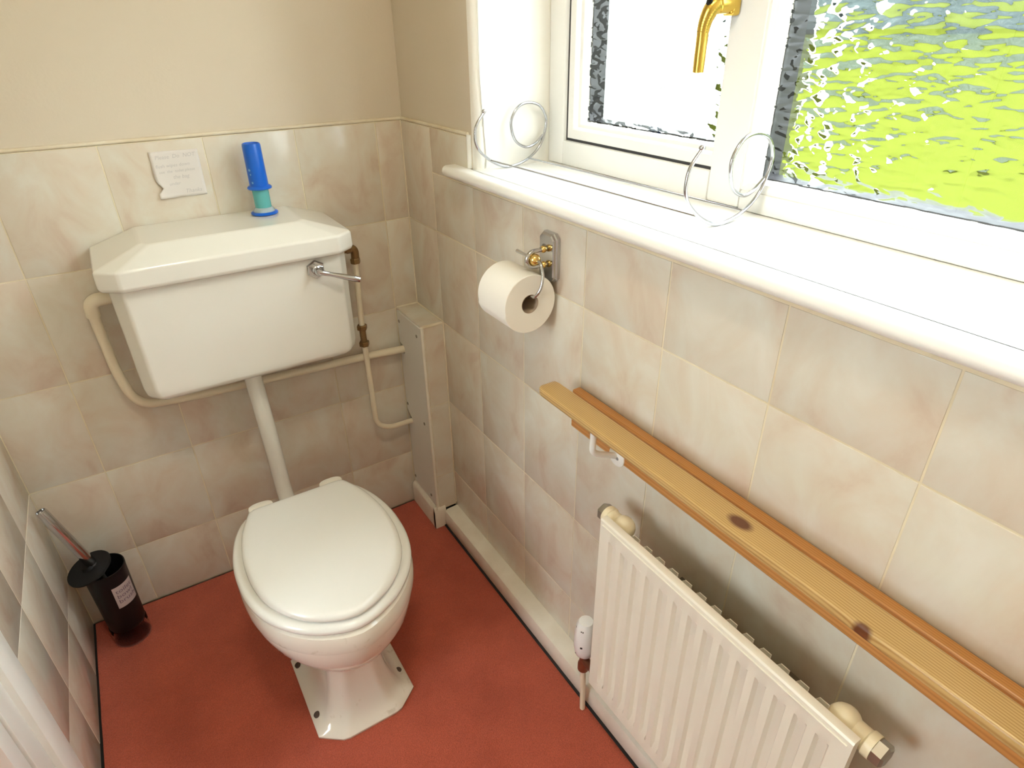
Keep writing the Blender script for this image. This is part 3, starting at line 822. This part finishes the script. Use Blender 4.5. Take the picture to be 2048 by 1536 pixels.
obj('handle', lathe([(.0105, .030), (.0122, .034), (.0122, Lh - .003), (.0112, Lh), (.0095, Lh), (.0090, Lh - .004), (.0, Lh - .004)], hb, ax, 20), 'chrome', br)
obj('stem', tube([(hx, hy_, .10), (hx - .002, hy_, .17), hb, hb + ax * .018, hb + ax * .034], [.0062, .0062, .0062, .0075, .0095], 16), 'screw_steel', br)
obj('lid_disc', lathe([(.0, -.002), (.0505, -.002), (.0515, .0), (.0505, .0025), (.014, .0045), (.010, .012), (.0, .012)], hb + ax * .012 + Vector((-.013, 0, .006)), (-.26, -.10, 1), 36), 'black_plastic', br)
bm = bmesh.new(); add_lathe(bm, [(.004, .064), (.024, .066), (.030, .10), (.026, .14), (.006, .15)], (hx, hy_, 0), (0, 0, 1), 24)
obj('bristles', finish(bm, 'bristles'), 'panel_white', br)

# ------------------------------------------------------------------ toilet roll holder and roll
py, pz = -.667, 1.018
rh = thing('toilet_roll_holder', 'chrome and gold toilet roll holder screwed to the tiles under the sill', 'roll holder', (0, py, pz))
def clip_plate(hw, hh, c): return [(-hw, -hh + c), (-hw + c, -hh), (hw - c, -hh), (hw, -hh + c), (hw, hh - c), (hw - c, hh), (-hw + c, hh), (-hw, hh - c)]
rings = []
for hw, hh, c, x in [(.0255, .0465, .009, -.0005), (.0255, .0465, .009, -.007), (.0235, .0445, .0085, -.009), (.0225, .0435, .008, -.0125), (.0205, .0415, .0075, -.0145)]:
    rings.append([Vector((x, py + a, pz + b)) for a, b in clip_plate(hw, hh, c)])
plate = obj('wall_plate', loft(rings, angle=25), 'chrome', rh)
zu, zl = pz + .0165, pz - .0135
loop = [(-.012, py, zu), (-.030, py, zu)]
for k in range(13):
    a = math.pi / 2 - math.pi * k / 12 * 1.0
    loop.append((-.040 - .017 * math.cos(a), py, (zu + zl) / 2 + (zu - zl) / 2 * math.sin(a)))
loop += [(-.030, py, zl), (-.012, py, zl)]
obj('loop', tube(loop, .0042, 14), 'chrome', rh)
for z in (zu, zl): obj('bead', ball((-.0205, py, z), .0068), 'gold', rh)
obj('ball', ball((-.0425, py - .004, (zu + zl) / 2), .0112, 22), 'gold', rh)
bz = (zu + zl) / 2
RX, RZ, RY0, RY1 = -.0635, .9425, -.688, -.588
arm = catmull([(-.0425, py - .010, bz), (-.0430, py - .024, bz - .003), (-.0460, py - .036, bz - .022), (-.0530, py - .040, bz - .042), (-.0600, py - .034, RZ + .0195), (-.0630, py - .020, RZ + .0135), (-.0635, py - .002, RZ + .0122), (-.0635, RY1 - .01, RZ + .0122)], 6)
obj('roll_arm', tube(arm, .0031, 14), 'chrome', rh)
obj('stub', tube([(-.0425, py + .004, bz), (-.0440, py + .030, bz + .002), (-.0450, py + .052, bz + .003)], [.0028, .0028, .0036], 12), 'chrome', rh)
roll = thing('toilet_roll', 'white toilet paper roll hanging on the chrome holder', 'toilet roll', (RX, (RY0 + RY1) / 2, RZ - .057))
RR = .0555
bm = bmesh.new()
Nr = 64
def roll_ring(r_out, y, flap=True):
    pts = []
    for k in range(Nr):
        a = 2 * math.pi * k / Nr
        r = r_out
        if flap:
            d = (a - math.radians(196)) % (2 * math.pi)
            r += .0022 * (1 - d / (2 * math.pi)) if True else 0
        pts.append(Vector((RX + r * math.cos(a), y, RZ + r * math.sin(a))))
    return pts
ri = .0185
def circ(r, y): return [Vector((RX + r * math.cos(2 * math.pi * k / Nr), y, RZ + r * math.sin(2 * math.pi * k / Nr))) for k in range(Nr)]
add_loft(bm, [circ(ri, RY0 + .0005), roll_ring(RR - .001, RY0, True), roll_ring(RR, RY0 + .001), roll_ring(RR, RY1 - .001), roll_ring(RR - .001, RY1), circ(ri, RY1 - .0005)], False, False)
obj('paper', finish(bm, 'paper', angle=40), 'paper_roll', roll)
bm = bmesh.new()
add_loft(bm, [circ(ri, RY0 + .0005), circ(ri - .0008, RY0), circ(ri - .0012, RY0 + .001), circ(ri - .0012, RY1), circ(ri, RY1 - .0005)], False, False)
obj('core_tube', finish(bm, 'core', angle=40), 'card_tube', roll)

# ------------------------------------------------------------------ pine handrail
rail_end = YF + .06
hr = thing('handrail', 'varnished pine handrail on a pine backboard below the window sill', 'handrail', (-.03, -1.4, .70))
obj('backboard', box(-.0200, -.0005, rail_end, -.768, .700, .785, .004, 3), 'pine_board', hr)
bm = bmesh.new()
def rrect(x0, x1, z0, z1, r, n=5):
    pts = []
    for (cx_, cz_, a0) in [(x1 - r, z1 - r, 0), (x0 + r, z1 - r, 90), (x0 + r, z0 + r, 180), (x1 - r, z0 + r, 270)]:
        for k in range(n + 1):
            a = math.radians(a0 + 90 * k / n); pts.append((cx_ + r * math.cos(a), cz_ + r * math.sin(a)))
    return pts
secs = []
for y, ins in [(-.7600, .011), (-.7612, .007), (-.764, .004), (-.769, .0014), (-.776, .0)]:
    secs.append([Vector((x, y, z)) for x, z in rrect(-.0975 + ins, -.0525 - ins * .3, .7955 + ins * .3, .8120 - ins * .2, .0045)])
secs.append([Vector((x, rail_end, z)) for x, z in rrect(-.0975, -.0525, .7955, .8120, .0045)])
add_loft(bm, secs)
obj('rail', finish(bm, 'rail', angle=50), 'pine_rail', hr)
for by in (-.903, -1.75):
    bk = obj('bracket', tube(round_path([(-.0745, by, .7955), (-.0745, by, .736), (-.020, by - .006, .7125)], .012, 6), .0058, 14), 'gloss_white', hr)
    obj('rosette', lathe([(.020, 0), (.020, .002), (.017, .0045), (.0, .0055)], (-.0200, by - .006, .7115), (-1, 0, 0), 24), 'gloss_white', bk)
    obj('saddle_plate', box(-.0905, -.058, by - .022, by + .032, .7928, .7955, .001), 'gloss_white', bk)
    obj('screw', lathe([(.0035, 0), (.0025, .0015)], (-.0252, by - .012, .7115), (-1, 0, 0), 10), 'screw_steel', bk)

# ------------------------------------------------------------------ radiator
rad = thing('radiator', 'cream panel radiator with vertical channels below the pine handrail', 'radiator', (-.08, -1.205, .20))
RF, RBk = -.100, -.086
ry0, ry1, rz0, rz1 = -.9665, -1.4385, .196, .6465
NF = 14
pitch = (abs(ry1 - ry0) - .036) / NF
prof = [(0, 0), ]
ycols = [(ry0, 0), (ry0 - .016, 0)]
for k in range(NF):
    c = ry0 - .018 - pitch * (k + .5)
    ycols += [(c + pitch * .31, 0), (c + pitch * .19, 1), (c - pitch * .19, 1), (c - pitch * .31, 0)]
ycols += [(ry1 + .016, 0), (ry1, 0)]
zrows = [(rz0, 0), (rz0 + .030, 0), (rz0 + .044, 1), (rz1 - .050, 1), (rz1 - .036, 0), (rz1 - .004, 0)]
bm = bmesh.new()
G = [[bm.verts.new((RF + .0072 * d * dz, y, z)) for y, d in ycols] for z, dz in zrows]
top1 = [bm.verts.new((RF + .002, y, rz1 - .001)) for y, d in ycols]
top2 = [bm.verts.new((RF + .005, y, rz1)) for y, d in ycols]
top3 = [bm.verts.new((RBk, y, rz1 - .001)) for y, d in ycols]
bot = [bm.verts.new((RBk, y, rz0)) for y, d in ycols]
rowsG = [bot] + G + [top1, top2, top3]
for a, b in zip(rowsG, rowsG[1:] + rowsG[:1]):
    for i in range(len(ycols) - 1): bm.faces.new((a[i], a[i + 1], b[i + 1], b[i]))
bm.faces.new([r[0] for r in rowsG]); bm.faces.new([r[-1] for r in rowsG])
obj('front_panel', finish(bm, 'panel', angle=28), 'radiator_cream', rad)
obj('seam', tube([(RF - .0005, ry0 - .006, rz1 - .012), (RF - .0005, ry1 + .006, rz1 - .012)], .0016, 8), 'radiator_cream', rad)
# corrugated convector behind the panel
bm = bmesh.new(); wl = []
nconv = 13
cy0, cy1 = ry0 - .045, ry1 + .045
pc = abs(cy1 - cy0) / nconv
for k in range(nconv):
    y = cy0 - pc * k
    wl += [(RBk + .001, y), (RBk + .001, y - pc * .30), (RBk + .013, y - pc * .42), (RBk + .013, y - pc * .88)]
wl.append((RBk + .001, cy1))
outer = [Vector((x, y, 0)) for x, y in wl]
inner = [Vector((x + .0012, y, 0)) for x, y in wl]
loopc = outer + inner[::-1]
add_loft(bm, [at_z(loopc, rz0 + .04), at_z(loopc, rz1 - .010)], True, True)
obj('convector', finish(bm, 'convector', False), 'radiator_cream', rad)
# tapping bosses in the top corners with plugs
def boss(y, s):
    b = obj('boss', ball((-.066, y, rz1 - .022), .0215, 22), 'valve_cream', rad)
    obj('neck', lathe([(.0155, .0), (.0155, .018), (.0175, .020), (.0175, .030)], (-.066, y + s * .012, rz1 - .022), (0, s, 0), 20), 'valve_cream', b)
    obj('plug', lathe([(.0165, .030), (.0165, .042), (.013, .045), (.0, .045)], (-.066, y + s * .012, rz1 - .022), (0, s, 0), 6, angle=20), 'plug_dull', b)
    obj('boss_arm', tube([(-.066, y, rz1 - .022), (RBk, y, rz1 - .022)], .014, 16), 'valve_cream', b)
boss(ry1 + .030, -1); boss(ry0 - .022, 1)
for y in (-1.09, -1.31):
    obj('wall_bracket', box(RBk + .006, -.0005, y - .012, y + .012, rz1 - .20, rz1 - .10, .001), 'radiator_dark', rad)
# thermostatic valve at the lower left
tx, ty = -.064, -.9045
tv = obj('valve', lathe([(.0085, .0), (.0125, .004), (.0125, .022), (.0095, .028), (.0095, .044), (.0130, .050), (.0130, .058)], (tx, ty, .140), (0, 0, 1), 18), 'copper_old', rad)
obj('valve_pipe', tube([(tx + .004, ty - .002, .0), (tx + .002, ty - .001, .07), (tx, ty, .145)], .0065, 14), 'pipe_cream', tv)
obj('valve_tail', tube([(tx, ty, .178), (tx - .002, -.94, .180), (-.090, -.97, .215)], .0095, 14), 'copper_old', tv)
hd = obj('thermostat_head', lathe([(.0165, .198), (.0205, .202), (.0235, .222), (.0235, .262), (.0210, .282), (.0190, .290), (.0150, .298), (.0, .300)], (tx, ty, 0), (0, 0, 1), 30), 'trv_white', tv, 'white thermostat head with black marks')
for a, z, w_, h_ in [(150, .285, .0012, .005), (158, .285, .0012, .005), (140, .236, .0035, .0085), (205, .285, .0012, .005), (215, .285, .0012, .005), (212, .238, .0026, .007), (178, .212, .0018, .0025)]:
    rr_ = .0238 if z < .27 else .0212
    bm = bmesh.new(); vs_ = []
    for du, dz in [(-1, -1), (1, -.6), (1, 1), (-1, .6)]:
        th = math.radians(a) + du * w_ / rr_
        vs_.append(bm.verts.new((tx + rr_ * math.cos(th), ty + rr_ * math.sin(th), z + dz * h_ / 2)))
    bm.faces.new(vs_); obj('scale_mark', finish(bm, 'mark', False), 'mark_black', hd)

# ------------------------------------------------------------------ chrome wire rack on the sill
rk = thing('wire_rack', 'chrome wire rack with two curled ends lying along the window sill', 'wire rack', (.09, -.68, SILL_T))
curl = [(0.0178, 1.2421), (-0.0007, 1.2198), (-0.0053, 1.1963), (-0.0025, 1.1814), (0.0075, 1.1657), (0.0346, 1.1445), (0.0655, 1.1315), (0.0975, 1.1325), (0.1301, 1.1443), (0.1564, 1.1667), (0.1693, 1.1965), (0.1715, 1.2216), (0.1556, 1.2454), (0.1262, 1.2541), (0.0987, 1.2462), (0.0822, 1.2183), (0.0917, 1.1828), (0.1197, 1.166), (0.1432, 1.17), (0.1655, 1.1866)]
for y, dx in ((-.395, .0), (-.965, .018)):
    pts = [(x + dx, y + (.0022 if i > 16 else 0), z) for i, (x, z) in enumerate(curl)]
    e_ = obj('end_curl', tube(catmull(pts, 6), .0029, 10), 'steel_wire', rk)
    obj('tip', ball((pts[0][0], y, pts[0][2] + .002), .0048, 14), 'steel_wire', e_)
obj('rod', tube([(.030, -.393, 1.1480), (.046, -.967, 1.1480)], .0019, 8), 'steel_wire', rk)
obj('rod', tube([(.1265, -.393, 1.1425), (.145, -.967, 1.1425)], .0019, 8), 'steel_wire', rk)
# thin cable down the reveal
solo('thin_cable', tube(catmull([(.0195, WY0 - .0095, 1.60), (.0200, WY0 - .0095, 1.438), (.0195, WY0 - .0095, 1.31), (.0255, WY0 - .0095, 1.205), (.0290, WY0 - .0095, 1.150), (.0265, WY0 - .0095, 1.130)], 5), .0011, 6), 'cord_white', 'thin white cable running down the window reveal', 'cable', (.0265, WY0 - .0095, 1.129))

# ------------------------------------------------------------------ outside
struct('ground', box(-30, HX - .201, -25, 25, -.30, -.13), 'paving', 'paving outside the hall')
bm = bmesh.new()
nx, ny = 24, 24
G = []
for i in range(nx + 1):
    row = []
    for j in range(ny + 1):
        x = .32 + 24 * (i / nx) ** 1.6; y = -22 + 62 * j / ny
        row.append(bm.verts.new((x, y, -.25 + .085 * x + .04 * math.sin(x * 1.3 + y * .7))))
    G.append(row)
for i in range(nx):
    for j in range(ny): bm.faces.new((G[i][j], G[i + 1][j], G[i + 1][j + 1], G[i][j + 1]))
lawn = solo('lawn', finish(bm, 'lawn'), 'lawn', 'bright green lawn outside the obscured window', 'lawn', (.32, 0, -.25)); lawn['kind'] = 'stuff'
bm = bmesh.new()
rings = []
for j in range(61):
    y = -20 + 62 * j / 60
    r = []
    for k in range(13):
        a = math.pi * k / 12
        w_ = 1.6 + random.uniform(-.18, .18); hh = 11.0 + random.uniform(-.22, .22) + .3 * math.sin(y * .7)
        r.append(Vector((18 - math.cos(a) * w_, y + random.uniform(-.1, .1), 1.25 + max(0, math.sin(a)) ** .5 * hh)))
    rings.append(r)
add_loft(bm, rings, True, True, False)
solo('hedge', finish(bm, 'hedge', False), 'hedge', 'tall dark conifer hedge at the far side of the lawn', 'hedge', (18, -4, 1.25))
bm = bmesh.new()
pp = [(.42, -.45), (9.0, 6.95), (.42, 6.95)]
add_loft(bm, [[Vector((x, y, -.25 + .085 * x + dz)) for x, y in pp] for dz in (-.08, .07)])  # pale surface added outside to keep the left pane bright
struct('pale_backing', finish(bm, 'pale_backing', False), 'pale_backing', 'pale slab added over the lawn so the left pane reads white')
sh = thing('pane_backdrop', 'pale block added beyond the opening window so its pane reads white', 'backdrop', (5.8, 9.7, -.05))  # added pale mass that brightens the view through the left pane
bm = bmesh.new(); add_box(bm, 2.6, 9.0, 7.0, 12.4, -.05, 6.6); obj('wall', finish(bm, 'w', False), 'render_white', sh)
bm = bmesh.new(); add_loft(bm, [[Vector((x, y, z)) for y, z in [(6.7, 6.6), (12.7, 6.6), (9.7, 8.3)]] for x in (2.3, 9.3)]); obj('roof', finish(bm, 'r', False), 'hedge', sh)
